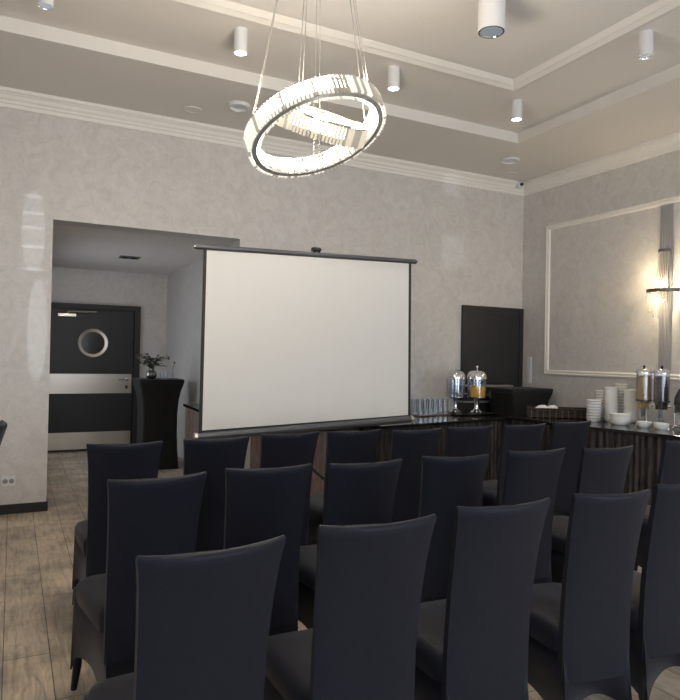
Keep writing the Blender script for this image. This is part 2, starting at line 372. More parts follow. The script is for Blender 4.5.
t = thing('recessed_lamp', 'dark rectangular recessed lamp in the niche ceiling before the kitchen door', 'lamp', (1.284, 8.43, ZN+.005), .0)
MB().b2(-.12, -.09, -.014, .12, .09, 0).build('lamp_frame', M_darksteel, t, bevel=.003)
for s in (-1, 1): MB().lathe([(0, -.022), (.04, -.022), (.05, -.0141), (0, -.0141)], c=(s*.055, 0, 0)).build('lamp_lens', M_dark, t, True)
t = thing('security_camera', 'small white security camera under the cornice in the far right corner', 'camera', (5.735, 6.30, 3.70))
MB().b2(-.035, -.02, -.045, .05, .098, .035).build('housing', M_fix, t, bevel=.012)
MB().lathe([(.0, 0), (.022, 0), (.018, .02), (0, .022)], c=(.008, -.02, -.008), M=Matrix.Rotation(PI/2, 4, 'X')).build('lens', M_black, t, True)

# ------------------------------------------------------------------ crystal chandelier
CH = Vector((1.262, 2.8, 2.545)); vd = (CH-Vector((0, 0, CAM_H))).normalized()
vr = vd.cross(Vector((0, 0, 1))).normalized(); vu = vr.cross(vd)
def tilt(deg_roll, toward):
    a = math.radians(deg_roll); b = math.radians(toward)
    n = (vu*math.cos(a) - vr*math.sin(a))*math.sin(b) + vd*math.cos(b)
    return n.normalized()
chand = thing('crystal_chandelier', 'lit crystal chandelier of two tilted glowing rings hung on thin wires', 'chandelier', (CH.x, CH.y, ZC))
CO = Vector((CH.x, CH.y, ZC))
def ring(center, n, R, hgt, gap, nrod, name, ml):
    n = Vector(n); u = n.orthogonal().normalized(); v = n.cross(u); c = Vector(center)-CO
    def P(a, r, z): return c + (u*math.cos(a)+v*math.sin(a))*r + n*z
    root = MB()
    NS = 96
    root.rings([[P(2*PI*i/NS, R+dr, dz) for dr, dz in ((-gap*.52, -.003), (gap*.52, -.003), (gap*.52, hgt*.32), (-gap*.52, hgt*.32))] for i in range(NS)], True, False, True)
    fr = root.build(name, M_chan, chand, True)
    m = MB()
    m.rings([[P(2*PI*i/NS, R+dr, dz) for dr, dz in ((-gap*.44, hgt*.34), (gap*.44, hgt*.34), (gap*.44, hgt*.8), (-gap*.44, hgt*.8))] for i in range(NS)], True, False, True)
    m.build('led_band', M_led, fr, True)
    lit = MB()
    for side, rr in ((1, R+gap), (-1, R-gap)):
        for k in range(nrod):
            a = 2*PI*k/nrod; da = 2*PI/nrod*.36; th = .010
            isdim = (R > .3 and math.sin(a*3+side*1.1)+.5*math.sin(a*7+side) > 1.0) or random.random() < .22; f0 = len(lit.bm.faces)
            z0, z1 = -hgt*.05+random.uniform(-.002, .002), hgt*1.0
            lit.rings([[P(a-da, rr-th*.5, z), P(a, rr+side*th*.9, z), P(a+da, rr-th*.5, z)] for z in (z0, (z0+z1)/2, z1)])
            if isdim:
                lit.bm.faces.ensure_lookup_table()
                for fi in range(f0, len(lit.bm.faces)): lit.bm.faces[fi].material_index = 1
    lit.build('crystal_rods', ml, fr).data.materials.append(M_crysdim)
    for zz in (hgt*.98,):
        MB().rings([[P(2*PI*i/NS, R+dr, dz) for dr, dz in ((-gap*1.1, hgt), (gap*1.1, hgt), (gap*1.1, hgt+.006), (-gap*1.1, hgt+.006))] for i in range(NS)], True, False, True).build('top_rim', M_chrome, fr, True)
    return P
BIGN = tilt(21.5, 59.0); SMN = tilt(-14.5, 97.0)
P1 = ring(CH+vr*.018+vu*(-.048), BIGN, .316, .078, .022, 110, 'large_ring', M_crys)
SMC = CH+vr*.012+vu*(-.022)+vd*.07
P2 = ring(SMC, SMN, .212, .08, .020, 80, 'small_ring', M_crys2)
MB().lathe([(0, 0), (.16, 0), (.16, -.03), (.15, -.04), (0, -.04)], n=36).build('canopy', M_chrome, chand, True)
for P, R, k0, hg in ((P1, .318, .3, .09), (P2, .225, .9, .086)):
    for k in range(3):
        for s in (-.05, .05):
            a = k0+2*PI*k/3+s; q = P(a, R, hg)
            tp = Vector((q.x, q.y, 0)).normalized()*.075; tp.z = -.04
            MB().tube([q, tp], .0012, 5).build('wire', M_wire, chand)

for P, R, n_, e_ in ((P1, .318, 6, 9.0), (P2, .225, 4, 8.0)):
    for k in range(n_):
        l = bpy.data.lights.new('chandelier_glow', 'POINT'); l.energy = e_; l.color = (1.0, .87, .70); l.shadow_soft_size = .04
        o = bpy.data.objects.new('chandelier_glow', l); COL.objects.link(o); o.location = CO+P(2*PI*k/n_+.3, R, .14)
# ------------------------------------------------------------------ wall sconce
m = MB()
for k in range(9): m.b2(XW-.016-(.006 if k % 2 else 0), 4.325-.068+k*.0151, 1.34, XW, 4.325-.068+(k+1)*.0151-.001, 3.05)
tag(m.build('wall_strip', M_strip), 'narrow grey fluted strip on the right wall behind the crystal sconce', 'wall strip')
t = thing('wall_sconce', 'lit crystal wall sconce with dark hoop on the right wall', 'sconce', (XW-.024, 4.325, 2.17))
MB().b2(-.02, -.05, -.12, 0, .05, .40).build('back_plate', M_hoop, t)
def halfhoop(r0, z0, z1, th, a0=-PI/2, a1=PI/2, n=24, f=1.0):
    rr = []
    for i in range(n+1):
        a = a0+(a1-a0)*i/n; ca, sa = -math.cos(a)*f, math.sin(a)
        rr.append([Vector((ca*(r0+d), sa*(r0+d), z)) for d, z in ((0, z0), (th, z0), (th, z1), (0, z1))])
    return rr
MB().rings(halfhoop(.16, -.012, .022, .008)).build('hoop', M_hoop, t, True)
MB().rings(halfhoop(.058, .40, .43, .006)).build('top_ring', M_hoop, t, True)
m = MB(); m2 = MB()
for k in range(13):
    a = -PI/2+PI*(k+.5)/13; dx, dy = -math.cos(a), math.sin(a)
    pr = [(.056, .41), (.060, .30), (.070, .18), (.094, .08), (.102, .05)]
    m.tube([(dx*r, dy*r, z) for r, z in pr], [.003, .0035, .004, .0065, .006], 5)
    for r_, zl in ((.158, -.20+.02*math.cos(k*2.1)), (.11, -.25+.02*math.sin(k*1.7)), (.06, -.27)):
        m2.tube([(dx*r_, dy*r_, -.012), (dx*r_*.97, dy*r_*.97, (zl)/2), (dx*r_*.9, dy*r_*.9, zl)], [.003, .005, .0025], 5)
m.build('crystal_basket', M_scrys, t, True); m2.build('crystal_fringe', M_scrys, t, True)
for s in (-1, 1):
    MB().sphere((-.07, s*.045, .075), .017, (1, 1, 1.9)).build('bulb', M_bulb, t, True)
    MB().tube([(-.02, s*.045, -.01), (-.07, s*.045, 0), (-.07, s*.045, .05)], .008).build('bulb_arm', M_hoop, t, True)
MB().sphere((-.08, 0, -.09), .018, (1, 1, 1.5)).build('bulb', M_bulb, t, True)
for dx, dy, dz, e_ in ((-.13, 0, .10, 8), (-.13, 0, -.10, 7)):
    l = bpy.data.lights.new('sconce_glow', 'POINT'); l.energy = e_; l.color = (1.0, .80, .52); l.shadow_soft_size = .03
    o = bpy.data.objects.new('sconce_glow', l); COL.objects.link(o); o.location = (XW-.024+dx, 4.325+dy, 2.17+dz)

# ------------------------------------------------------------------ socket and switches
t = thing('wall_socket', 'white double power socket low on the wall left of the niche', 'socket', (-.016, YW, .291))
MB().b2(-.05, -.012, -.045, .06, 0, .045).build('socket_plate', M_fix, t, bevel=.004)
for x_ in (-.02, .03): MB().lathe([(0, 0), (.02, 0), (.021, .003), (0, .0031)], c=(x_, -.0125, 0), M=Matrix.Rotation(PI/2, 4, 'X')).build('socket_cup', M_glaze, t, True)
t = thing('light_switch', 'tall white switch panel on the right wall beside the dark door', 'switch', (XW, 6.245, 1.32))
MB().b2(-.01, -.04, -.17, 0, .04, .17).build('switch_plate', M_fix, t, bevel=.003)
for k in range(4): MB().b2(-.016, -.028, -.155+k*.08, -.01, .028, -.09+k*.08).build('switch_button', M_fix, t, bevel=.002)

# ------------------------------------------------------------------ draped stands and buffet tables
def drape(name, label, loc, w, d_, hgt, rz=0):
    t = thing(name, label, 'draped table', loc, rz)
    def rr(wx, wy, z, n=10):
        pts = []
        rad = min(wx, wy)*.12
        for cx, cy, a0 in ((wx-rad, wy-rad, 0), (-wx+rad, wy-rad, PI/2), (-wx+rad, -wy+rad, PI), (wx-rad, -wy+rad, 1.5*PI)):
            for k in range(n+1):
                a = a0+PI/2*k/n; pts.append(Vector((cx+rad*math.cos(a), cy+rad*math.sin(a), z)))
        return pts
    rings_ = []
    prof = [(0, .86), (.05, .84), (.2, .79), (.4, .76), (.6, .76), (.76, .80), (.87, .88), (.93, .96), (.955, .985)]
    for f, s in prof: rings_.append(rr(w/2*s, d_/2*s, hgt*f))
    MB().rings(rings_).build('stretch_cover', M_drape, t, True)
    MB().rings([rr(w/2*.985, d_/2*.985, hgt*.956), rr(w/2, d_/2, hgt*.97), rr(w/2, d_/2, hgt*.992), rr(w/2*.985, d_/2*.985, hgt)]).build('tabletop', M_drape, t, True)
    return t
drape('draped_bar_table', 'tall black draped bar table with flared top beside the kitchen door', (1.655, 8.36, 0), .555, .56, 1.12)
drape('draped_bar_table', 'tall black draped bar table with flared top in the corner by the dark door', (5.37, 5.86, 0), .64, .50, 1.118)
def buffet(name, label, poly, zt, skm, thick=.03, ins=.02):
    t = thing(name, label, 'buffet table', (0, 0, 0))
    MB().prism(poly, zt-thick, zt).build('tabletop', M_top, t, bevel=.004)
    cx = sum(p[0] for p in poly)/len(poly); cy = sum(p[1] for p in poly)/len(poly)
    pts = []
    for i, p in enumerate(poly):
        q = poly[(i+1) % len(poly)]; a = Vector((p[0], p[1])); b = Vector((q[0], q[1])); e = (b-a); L_ = e.length; e.normalize()
        nrm = Vector((e.y, -e.x)); cnt = max(2, int(L_/.009))
        if (Vector((cx, cy))-a).dot(nrm) > 0: nrm = -nrm
        for k in range(cnt):
            s = k/cnt*L_
            edge = min(1, min(s, L_-s)/.03)
            wv = -.014+(.009+.004*math.sin(s*7.3))*math.sin(2*PI*s/.062+1.5*math.sin(s*9)+.8*math.sin(s*23))*edge+.003*math.sin(s*71)*edge
            pts.append((a+e*(s*(L_-.04)/L_+.02)+nrm*(wv-.012), math.sin(2*PI*s/.062)))
    def rg(z, f): return [Vector((p.x+(p.x-cx)*.012*f, p.y+(p.y-cy)*.012*f, z)) for p, _ in pts]
    MB().rings([rg(zt-thick-.001, 0), rg(zt*.6, .2), rg(zt*.3, .5), rg(.012, .9)], True, False).build('pleated_skirt', skm, t, True)
    return t
buffet('buffet_table', 'buffet table with brown pleated skirt and cups along the right wall', [(4.66, 4.62), (5.03, 2.91), (5.86, 3.09), (5.49, 4.80)], .85, M_skirt)
buffet('buffet_table', 'square corner buffet table carrying the dark wicker basket', [(4.69, 4.66), (5.47, 4.835), (5.42, 5.50), (4.99, 5.385), (4.72, 5.30)], .85, M_skirt)
buffet('buffet_table', 'long black topped buffet table with juice dispensers along the back wall', [(2.97, 4.995), (4.70, 5.33), (4.955, 5.395), (4.80, 6.17), (2.82, 5.79)], .83, M_skirt)
buffet('buffet_table', 'table with dusty brown skirt behind the projection screen', [(2.0, 5.24), (2.92, 5.24), (2.80, 5.84), (2.0, 5.84)], .80, M_skirt2)
buffet('side_table', 'narrow striped skirted table against the right side of the niche', [(1.76, 6.72), (2.09, 6.72), (2.09, 7.55), (1.79, 7.55)], .86, M_skirt2)['category'] = 'side table'
# dark stepped shelf in front of the door
t = thing('black_shelf_unit', 'low black tiered shelf standing in front of the dark door', 'shelf', (5.2, 6.235, 0))
MB().b2(-.38, -.06, 0, .38, .10, .90).build('cabinet_body', M_door, t, bevel=.004)
for k, (zz, fr) in enumerate(((.935, -.075), (1.03, -.06), (1.125, -.045))):
    MB().b2(-.385, fr, zz-.012, .385, .10, zz+.008).build('shelf_board', mat('shelf_edge', (.25, .24, .23), .3), t, bevel=.002)
    MB().b2(-.36, fr+.04, zz-.10, .36, .09, zz-.012).build('shelf_back', M_door, t)

# ------------------------------------------------------------------ projection screen
SY = 4.85
Q = dict(tl=(1.279, 2.252), tr=(3.160, 2.302), br=(3.182, .919), bl=(1.272, .842))
def sp(u, v):   # u,v in 0..1 over the screen quad
    a = Vector(Q['tl'])*(1-u)+Vector(Q['tr'])*u; b = Vector(Q['bl'])*(1-u)+Vector(Q['br'])*u
    return a*v+b*(1-v)
t = thing('projection_screen', 'large white projection screen with black border on a tripod', 'projection screen', (2.24, SY+.0, 0))
def sbar(m, pts, y0, y1): return m.quadxz([(p[0]-2.24, p[1]) for p in pts], y0, y1)
bw, bh = .0125, .014
fab = sbar(MB(), [sp(bw, bh), sp(1-bw, bh), sp(1-bw, 1-.008), sp(bw, 1-.008)], -.0035, .0005).build('screen_fabric', M_screen, t)
m = MB()
sbar(m, [sp(0, 0), sp(bw+.001, 0), sp(bw+.001, 1), sp(0, 1)], -.004, .002); sbar(m, [sp(1-bw-.001, 0), sp(1, 0), sp(1, 1), sp(1-bw-.001, 1)], -.004, .002)
sbar(m, [sp(bw, 0), sp(1-bw, 0), sp(1-bw, bh+.001), sp(bw, bh+.001)], -.004, .002)
m.build('black_border', M_border, t)
d0 = sp(1, 1)-sp(0, 1)
a, b = sp(-.035, 1.008), sp(1.025, 1.008)
MB().tube([(a.x-2.24, 0, a.y), (b.x-2.24, 0, b.y)], .021, 12).build('top_bar', M_darksteel, t, True)
for q, lab in ((a, 0), (b, 1)):
    MB().sphere((q.x-2.24, 0, q.y), .02, u=12, v=8).build('end_cap', M_chrome if lab == 0 else M_darksteel, t, True)
a, b = sp(-.012, -.018), sp(1.004, -.014)
MB().tube([(a.x-2.24, 0, a.y), (b.x-2.24, 0, b.y)], .032, 16).build('roller_case', M_darksteel, t, True)
for q in (a, b): MB().tube([(q.x-2.24-.012, 0, q.y), (q.x-2.24+.012, 0, q.y)], .035, 16).build('end_cap', M_steel, t, True)
MB().tube([(0, .06, .42), (0, .06, 2.33)], .014).build('pole', M_darksteel, t, True)
m = MB(); m.tube([(-.02, .045, 2.31), (-.02, .0, 2.335), (.025, .0, 2.335), (.025, .045, 2.31)], .010); m.b2(-.03, .02, 2.325, .035, .07, 2.355); m.build('hanging_hook', M_black, t, True)
for ang in (-.15, PI*2/3-.15, PI*4/3-.15):
    dx, dy = math.cos(ang), math.sin(ang)
    if abs(dy) < .3: dy = -.1
    lg = MB().tube([(dx*.02, .06+dy*.02, .50), (dx*.60, .06+dy*.6*.45, .015)], .014).build('leg', M_black, t, True)
    MB().sphere((dx*.60, .06+dy*.6*.45, .018), .018).build('rubber_foot', M_black, lg, True)

# ------------------------------------------------------------------ chairs
def make_chair(label, group):
    t = thing('banquet_chair', label, 'chair', (0, 0, 0), 0, group)
    # backrest: curved flared slab under a stretch cover
    def sect(w, th, yc, bul, z, lift=0.0, n=14):
        rear, front = [], []
        for k in range(n+1):
            u = -1+2*k/n; b_ = bul*(1-u*u); e_ = th*(1-.35*abs(u)**6)
            z_ = z+lift*u*u
            rear.append(Vector((u*w/2, yc-e_/2-b_, z_))); front.append(Vector((u*w/2, yc+e_/2-b_*.9, z_)))
        return rear+front[::-1]
    S = []
    for z, w, th, yc, bul in ((.285, .338, .034, -.203, .006), (.47, .336, .036, -.205, .007), (.56, .335, .036, -.209, .009), (.66, .337, .036, -.219, .012),
                              (.76, .342, .035, -.234, .016), (.84, .349, .034, -.249, .021), (.90, .357, .033, -.263, .025), (.945, .367, .032, -.274, .028), (.965, .374, .031, -.280, .029)):
        S.append(sect(w, th, yc, bul, z, .006*max(0, (z-.8)/.165)))
    S.append(sect(.376, .022, -.283, .029, .975, .007)); S.append(sect(.372, .008, -.284, .029, .980, .007))
    MB().rings(S).build('backrest', M_chair, t, True)
    def rrect(wx, y0, y1, rad, z, n=6, wf=None):
        pts = []; wf = wf or wx
        for cx, cy, a0 in ((wf-rad, y1-rad, 0), (-wf+rad, y1-rad, PI/2), (-wx+rad, y0+rad, PI), (wx-rad, y0+rad, 1.5*PI)):
            for k in range(n+1):
                a = a0+PI/2*k/n; pts.append(Vector((cx+rad*math.cos(a), cy+rad*math.sin(a), z)))
        return pts
    MB().rings([rrect(.176, -.20, .225, .05, .385, wf=.192), rrect(.182, -.208, .235, .055, .42, wf=.20), rrect(.182, -.208, .235, .055, .455, wf=.20),
                rrect(.174, -.20, .226, .055, .475, wf=.191), rrect(.155, -.18, .203, .05, .487, wf=.168), rrect(.10, -.11, .13, .05, .493, wf=.11)]).build('seat', M_chair, t, True)
    # skirt of the cover: arched hems running down to a pocket on each foot
    cs = [(.199, .234), (-.199, .234), (-.163, -.212), (.163, -.212)]
    top, mid, low, hem = [], [], [], []
    for i in range(4):
        p = Vector(cs[i]); q = Vector(cs[(i+1) % 4]); n = 28
        for k in range(n):
            u = k/n; c_ = p.lerp(q, u)
            inw = .012*math.sin(PI*u)
            cen = Vector((0, 0)); dirn = (cen-c_).normalized()
            c2 = c_+dirn*inw
            arch = min(1.0, (math.sin(PI*u)+1e-6)**.42)
            zh = .085+(.14 if i == 2 else .11)*arch
            rear = 1 if i == 2 else 0
            top.append(Vector((c2.x*.985, c2.y*.985, .44))); 
            hem.append(Vector((c2.x*(1.02), c2.y*1.02-(.03*(1-arch) if i in (1, 2, 3) and c2.y < -.1 else 0), zh)))
            mid.append((top[-1]*.6+hem[-1]*.4)); mid[-1].z = .44+(zh-.44)*.45
    MB().rings([top, mid, hem], True, False).build('skirt', M_chair, t, True, solid=.006)
    for sx in (-1, 1):
        MB().tube([(sx*.172, .205, .42), (sx*.177, .208, .22), (sx*.182, .216, .10), (sx*.190, .235, .0)], [.024, .022, .018, .013], 8).build('leg', M_chair, t, True)
        MB().tube([(sx*.142, -.185, .42), (sx*.145, -.19, .22), (sx*.15, -.212, .10), (sx*.158, -.252, .0)], [.024, .022, .018, .014], 8).build('leg', M_chair, t, True)
    return t
# row, centre of the back's top edge (x, y), turn in degrees, width factor, label
ROWS = [
 ('A', .445, 1.517, 4.7, 1.0, 'black covered chair nearest the camera, leftmost of the front row'),
 ('A', .939, 1.575, -2.5, 1.0, 'black covered chair second from the left in the nearest row'),
 ('A', 1.434, 1.614, -2.2, 1.0, 'black covered chair third from the left in the nearest row'),
 ('A', 1.918, 1.601, -9.0, .88, 'black covered chair fourth from the left in the nearest row, cover sagging on top'),
 ('A', 2.385, 1.62, -4.0, 1.0, 'black covered chair of the nearest row cut off by the right edge'),
 ('B', .500, 2.468, 5.5, 1.0, 'black covered chair leftmost in the middle row'),
 ('B', .964, 2.524, -2.0, 1.0, 'black covered chair second from the left in the middle row'),
 ('B', 1.413, 2.494, 1.0, 1.0, 'black covered chair third from the left in the middle row'),
 ('B', 1.905, 2.497, -10.0, .93, 'black covered chair fourth from the left in the middle row'),
 ('B', 2.445, 2.514, -2.4, 1.0, 'black covered chair fifth from the left in the middle row'),
 ('B', 2.905, 2.455, -1.0, 1.0, 'black covered chair sixth from the left in the middle row'),
 ('B', 3.67, 2.53, -2.0, 1.0, 'black covered chair of the middle row cut off by the right edge'),
 ('C', .523, 3.445, -1.0, 1.0, 'black covered chair leftmost in the far row, before the kitchen door'),
 ('C', 1.021, 3.490, 1.5, 1.0, 'black covered chair second from the left in the far row, below the left screen end'),
 ('C', 1.498, 3.575, 3.0, 1.02, 'black covered chair third from the left in the far row, under the screen'),
 ('C', 1.932, 3.575, -1.0, 1.0, 'black covered chair fourth from the left in the far row, under the screen'),
 ('C', 2.36, 3.505, 0.0, 1.0, 'black covered chair fifth from the left in the far row, below the right screen end'),
 ('C', 2.825, 3.545, .8, 1.04, 'black covered chair sixth from the left in the far row, before the juice dispensers'),
 ('C', 3.316, 3.535, 1.6, 1.06, 'black covered chair seventh from the left in the far row'),
 ('C', 3.846, 3.590, 2.5, 1.08, 'black covered chair rightmost in the far row, before the wicker basket'),
]
GR = 'black covered chairs in three rows'
proto = None
for r_, bx, by, ang, wf, lab in ROWS:
    a = math.radians(ang); off = Vector((0, -.295)); off.rotate(Matrix.Rotation(a, 2)) if False else None
    ox = bx + .004 - (.295*math.sin(a)); oy = by + .295*math.cos(a)
    if proto is None:
        proto = make_chair(lab, GR); o = proto; o.location = (ox, oy, 0); o.rotation_euler = (0, 0, a)
    else: o = dup(proto, (ox, oy, 0), a, lab, GR)
    o.scale = (wf, 1, 1)
    if r_ == 'A' and wf == .95: pass
o = dup(proto, (-.345, 4.62, 0), math.radians(88), 'black covered chair at the left edge, seen from the side', 'single chairs by the left wall')

# ------------------------------------------------------------------ things on the draped bar table
PZ = 1.12
t = thing('vase', 'round smoked glass vase with leafy twigs on the draped bar table', 'vase', (1.545, 8.22, PZ))
MB().lathe([(0, 0), (.035, 0), (.058, .02), (.068, .055), (.06, .09), (.036, .115), (.034, .13), (.040, .14), (.034, .14), (.03, .12), (0, .10)], n=28).build('vase_body', M_vase, t, True)
lv, st = MB(), MB()
for k in range(30):
    a = random.uniform(0, 2*PI); rr_ = random.uniform(.06, .19); hh = random.uniform(.16, .30)
    p0 = Vector((0, 0, .12)); p2 = Vector((math.cos(a)*rr_, math.sin(a)*rr_*.7, hh)); p1 = p0.lerp(p2, .5)+Vector((0, 0, .04))
    st.tube([p0, p1, p2], .003, 5)
    for j in range(5):
        c_ = p1.lerp(p2, j/4)+Vector((random.uniform(-.02, .02), random.uniform(-.02, .02), random.uniform(-.012, .012)))
        dr = Vector((random.uniform(-1, 1), random.uniform(-1, 1), random.uniform(-.3, .6))).normalized()*0.048; sd = dr.cross(Vector((0, 0, 1))).normalized()*.016
        lv.rings([[c_, c_+dr*.4+sd, c_+dr, c_+dr*.4-sd], [c_+Vector((0, 0, .0015)), c_+dr*.4+sd+Vector((0, 0, .0035)), c_+dr+Vector((0, 0, .0015)), c_+dr*.4-sd+Vector((0, 0, .0035))]])
lv.build('leaves', M_leaf, t); st.build('stems', M_leaf, t)
m = MB()
for sx in (-.165, .19):
    m.tube([(0, 0, .12), (sx*.6, 0, .22), (sx, 0, .265)], .0025, 5)
    for k in range(4): m.sphere((sx+random.uniform(-.02, .02), random.uniform(-.01, .01), .265+random.uniform(-.012, .016)), .013, (1, .8, .8), 8, 6)
m.build('flower_buds', M_leafdry, t)
def glass_tumbler(loc, r, hgt, label, group, lid=None):
    return tag_loc(MB().lathe([(0, .004), (r*.82, 0), (r*.86, 0), (r, hgt), (r*.94, hgt), (r*.80, .012), (0, .012)], n=18).build('glass_tumbler', M_glass, None, True), loc, label, 'glass', group)
def tag_loc(o, loc, label, cat, group=None):
    o.location = loc; return tag(o, label, cat, group)
glass_tumbler((1.675, 8.20, PZ), .026, .085, 'small glass nearest the vase on the draped bar table', 'glasses on the bar table')
glass_tumbler((1.735, 8.24, PZ), .026, .085, 'small glass farther from the vase, in the middle of the draped bar table', 'glasses on the bar table')
tag_loc(MB().lathe([(0, 0), (.022, 0), (.024, .05), (.009, .085), (.008, .14), (.011, .145), (.006, .145), (0, .14)], n=16).build('bud_vase', M_glass, None, True), (1.81, 8.26, PZ), 'slim clear bud vase at the right end of the draped bar table', 'vase')
tag_loc(MB().tube([(0, 0, .004), (.01, 0, .12), (.025, .005, .2)], [.004, .0035, .002], 6).sphere((.027, .005, .205), .012, (1, 1, 1.4), 10, 8).build('dried_flower', M_leafdry, None, True), (1.81, 8.26, PZ+.002), 'single dried flower in the slim bud vase', 'flower')
# on the niche side table
t = thing('bottle', 'dark bottle on the narrow skirted table left of the screen', 'bottle', (1.885, 6.98, .86))
MB().lathe([(0, 0), (.034, 0), (.036, .01), (.036, .10), (.014, .135), (.0135, .165), (0, .165)], n=20).build('bottle_body', M_bottle, t, True)
MB().lathe([(0, .166), (.015, .166), (.015, .185), (0, .187)], n=16).build('bottle_cap', M_black, t, True)
tag_loc(MB().b2(-.045, -.05, 0, .045, .05, .045).build('napkin_box', M_black, None, bevel=.005), (1.97, 6.86, .86), 'small black box beside the dark bottle on the niche table', 'box')

# ------------------------------------------------------------------ back counter: glasses, tray, dispensers
CZ = .83
GC = Vector((4.055, 5.80)); gd = Vector((.982, .189)); gn = Vector((-.189, .982))
tag_loc(MB().box((0, 0, .006), (.52, .24, .012)).build('serving_tray', mat('brown_tray', (.10, .055, .03), .35), None, bevel=.003), (GC.x, GC.y, CZ), 'brown tray under the tumblers on the back buffet', 'tray')
bpy.data.objects['serving_tray'].rotation_euler = (0, 0, .19)
ORD = ['first', 'second', 'third', 'fourth', 'fifth', 'sixth']
for rw in range(2):
    for k in range(6):
        p = GC+gd*(-.1875+k*.075)+gn*(-.055+rw*.1)
        glass_tumbler((p.x, p.y, CZ+.012), .034, .165, 'clear tumbler on the brown tray, %s from the left in the %s line' % (ORD[k], 'front' if rw == 0 else 'back'), 'tumblers on the back buffet')
o = tag_loc(MB().box((0, 0, .010), (.58, .40, .012)).box((0, -.19, .014), (.58, .02, .02)).box((0, .19, .014), (.58, .02, .02)).box((-.28, 0, .014), (.02, .36, .02)).box((.28, 0, .014), (.02, .36, .02)).build('drip_tray', M_top, None, bevel=.002), (4.575, 5.815, CZ-.004), 'black tray under the two juice dispensers', 'tray')
o.rotation_euler = (0, 0, .0)
def dispenser(loc, label, full, body_m, rz):
    t = thing('juice_dispenser', label, 'drink dispenser', loc, rz, None)
    MB().lathe([(0, 0), (.072, 0), (.075, .012), (.06, .022), (.052, .03), (.03, .045), (.024, .07), (.022, .13), (.03, .15), (.034, .165), (0, .165)], n=28).build('pedestal', M_chrome, t, True)
    MB().lathe([(0, .166), (.09, .166), (.106, .175), (.106, .185), (0, .185)], n=32).build('base_cup', M_chrome, t, True)
    MB().lathe([(.102, .186), (.104, .186), (.104, .385), (.101, .385)], n=32).build('clear_tank', M_acryl, t, True)
    if full: MB().lathe([(0, .187), (.099, .187), (.099, .30), (0, .30)], n=32).build('juice', M_orange, t, True)
    else: MB().lathe([(0, .187), (.099, .187), (.099, .37), (0, .37)], n=32).build('water', M_water, t, True)
    MB().tube([(0, 0, .18), (0, 0, .39)], .022, 14).build('ice_core', M_chrome, t, True)
    l = MB().lathe([(.108, .385), (.110, .385), (.110, .40), (.104, .43), (.085, .462), (.05, .48), (0, .484)], n=32).build('dome_lid', M_chrome, t, True)
    MB().lathe([(0, .483), (.008, .485), (.007, .505), (.014, .515), (.010, .53), (0, .535)], n=14).build('lid_knob', M_chrome, l, True)
    for s in (-1, 1): MB().b2(s*.10-.012 + s*.012, -.012, .375, s*.10+.012+s*.012, .012, .392).build('clip', M_chrome, t, bevel=.002)
    tp = MB().tube([(0, -.10, .205), (0, -.145, .205), (0, -.15, .175)], .009).build('tap', M_black, t, True)
    MB().b2(-.006, -.155, .21, .006, -.135, .255).build('tap_lever', M_black, tp, bevel=.002)
    return t
dispenser((4.448, 5.865, CZ+.013), 'steel drink dispenser filled with water beside the tumblers', False, M_acryl, .75)
dispenser((4.668, 5.765, CZ+.013), 'steel drink dispenser half full of orange juice', True, M_acryl, .75)

# wicker basket with rolled napkins
t = thing('wicker_basket', 'long dark wicker basket on the corner buffet table', 'basket', (5.178, 5.024, .852), -.60)
bw_, bd_, bh_ = .62, .26, .085
MB().b2(-bw_/2+.01, -bd_/2+.01, .003, bw_/2-.01, bd_/2-.01, .012).build('basket_floor', M_wicker, t)
m = MB()
per = [(-bw_/2, -bd_/2), (bw_/2, -bd_/2), (bw_/2, bd_/2), (-bw_/2, bd_/2)]
for k in range(7):
    z = .01+k*.012; pts = []
    for i in range(4):
        p = Vector(per[i]); q = Vector(per[(i+1) % 4]); n = int((q-p).length/.012)
        for j in range(n):
            c_ = p.lerp(q, j/n); nr = c_.normalized()
            o_ = .004*math.sin((j+k)*PI/1.5); pts.append((c_.x+nr.x*o_, c_.y+nr.y*o_, z))
    m.tube(pts, .0058, 6, False, True)
NF = len(m.bm.faces)
mr = MB()
for i in range(4):
    p = Vector(per[i]); q = Vector(per[(i+1) % 4]); mr.tube([(p.x, p.y, .092), (q.x, q.y, .092)], .009, 8)
mr.build('rim', M_wicker, t, True)
for i in range(4):
    p = Vector(per[i]); q = Vector(per[(i+1) % 4]); n = max(2, int((q-p).length/.06))
    for j in range(n): c_ = p.lerp(q, j/n)*1.012; m.tube([(c_.x, c_.y, .0), (c_.x, c_.y, .09)], .005, 6)
o = m.build('woven_wall', M_wicker, t, True); o.data.materials.append(mat('wicker_stake', (.13, .11, .09), .6))
for f in o.data.polygons: f.material_index = 1 if f.index >= NF else 0
cb, sb = math.cos(-.60), math.sin(-.60)
for k, (lx, ly) in enumerate(((-.20, -.045), (-.17, .035), (-.07, .04))):
    x_, y_ = 5.178+lx*cb-ly*sb, 5.024+lx*sb+ly*cb
    m = MB(); 
    pts = [(-.05, 0, .05), (-.02, .005, .062), (.02, -.004, .064), (.05, 0, .052)]
    m.tube(pts, [.018, .030, .030, .020], 10)
    tag_loc(m.build('rolled_napkin', M_napkin, None, True), (x_, y_, .852+.030), '%s of the white rolls lying in the wicker basket' % ('left one', 'middle one', 'right one')[k], 'napkin', 'white rolls in the basket').rotation_euler = (0, 0, -.6)

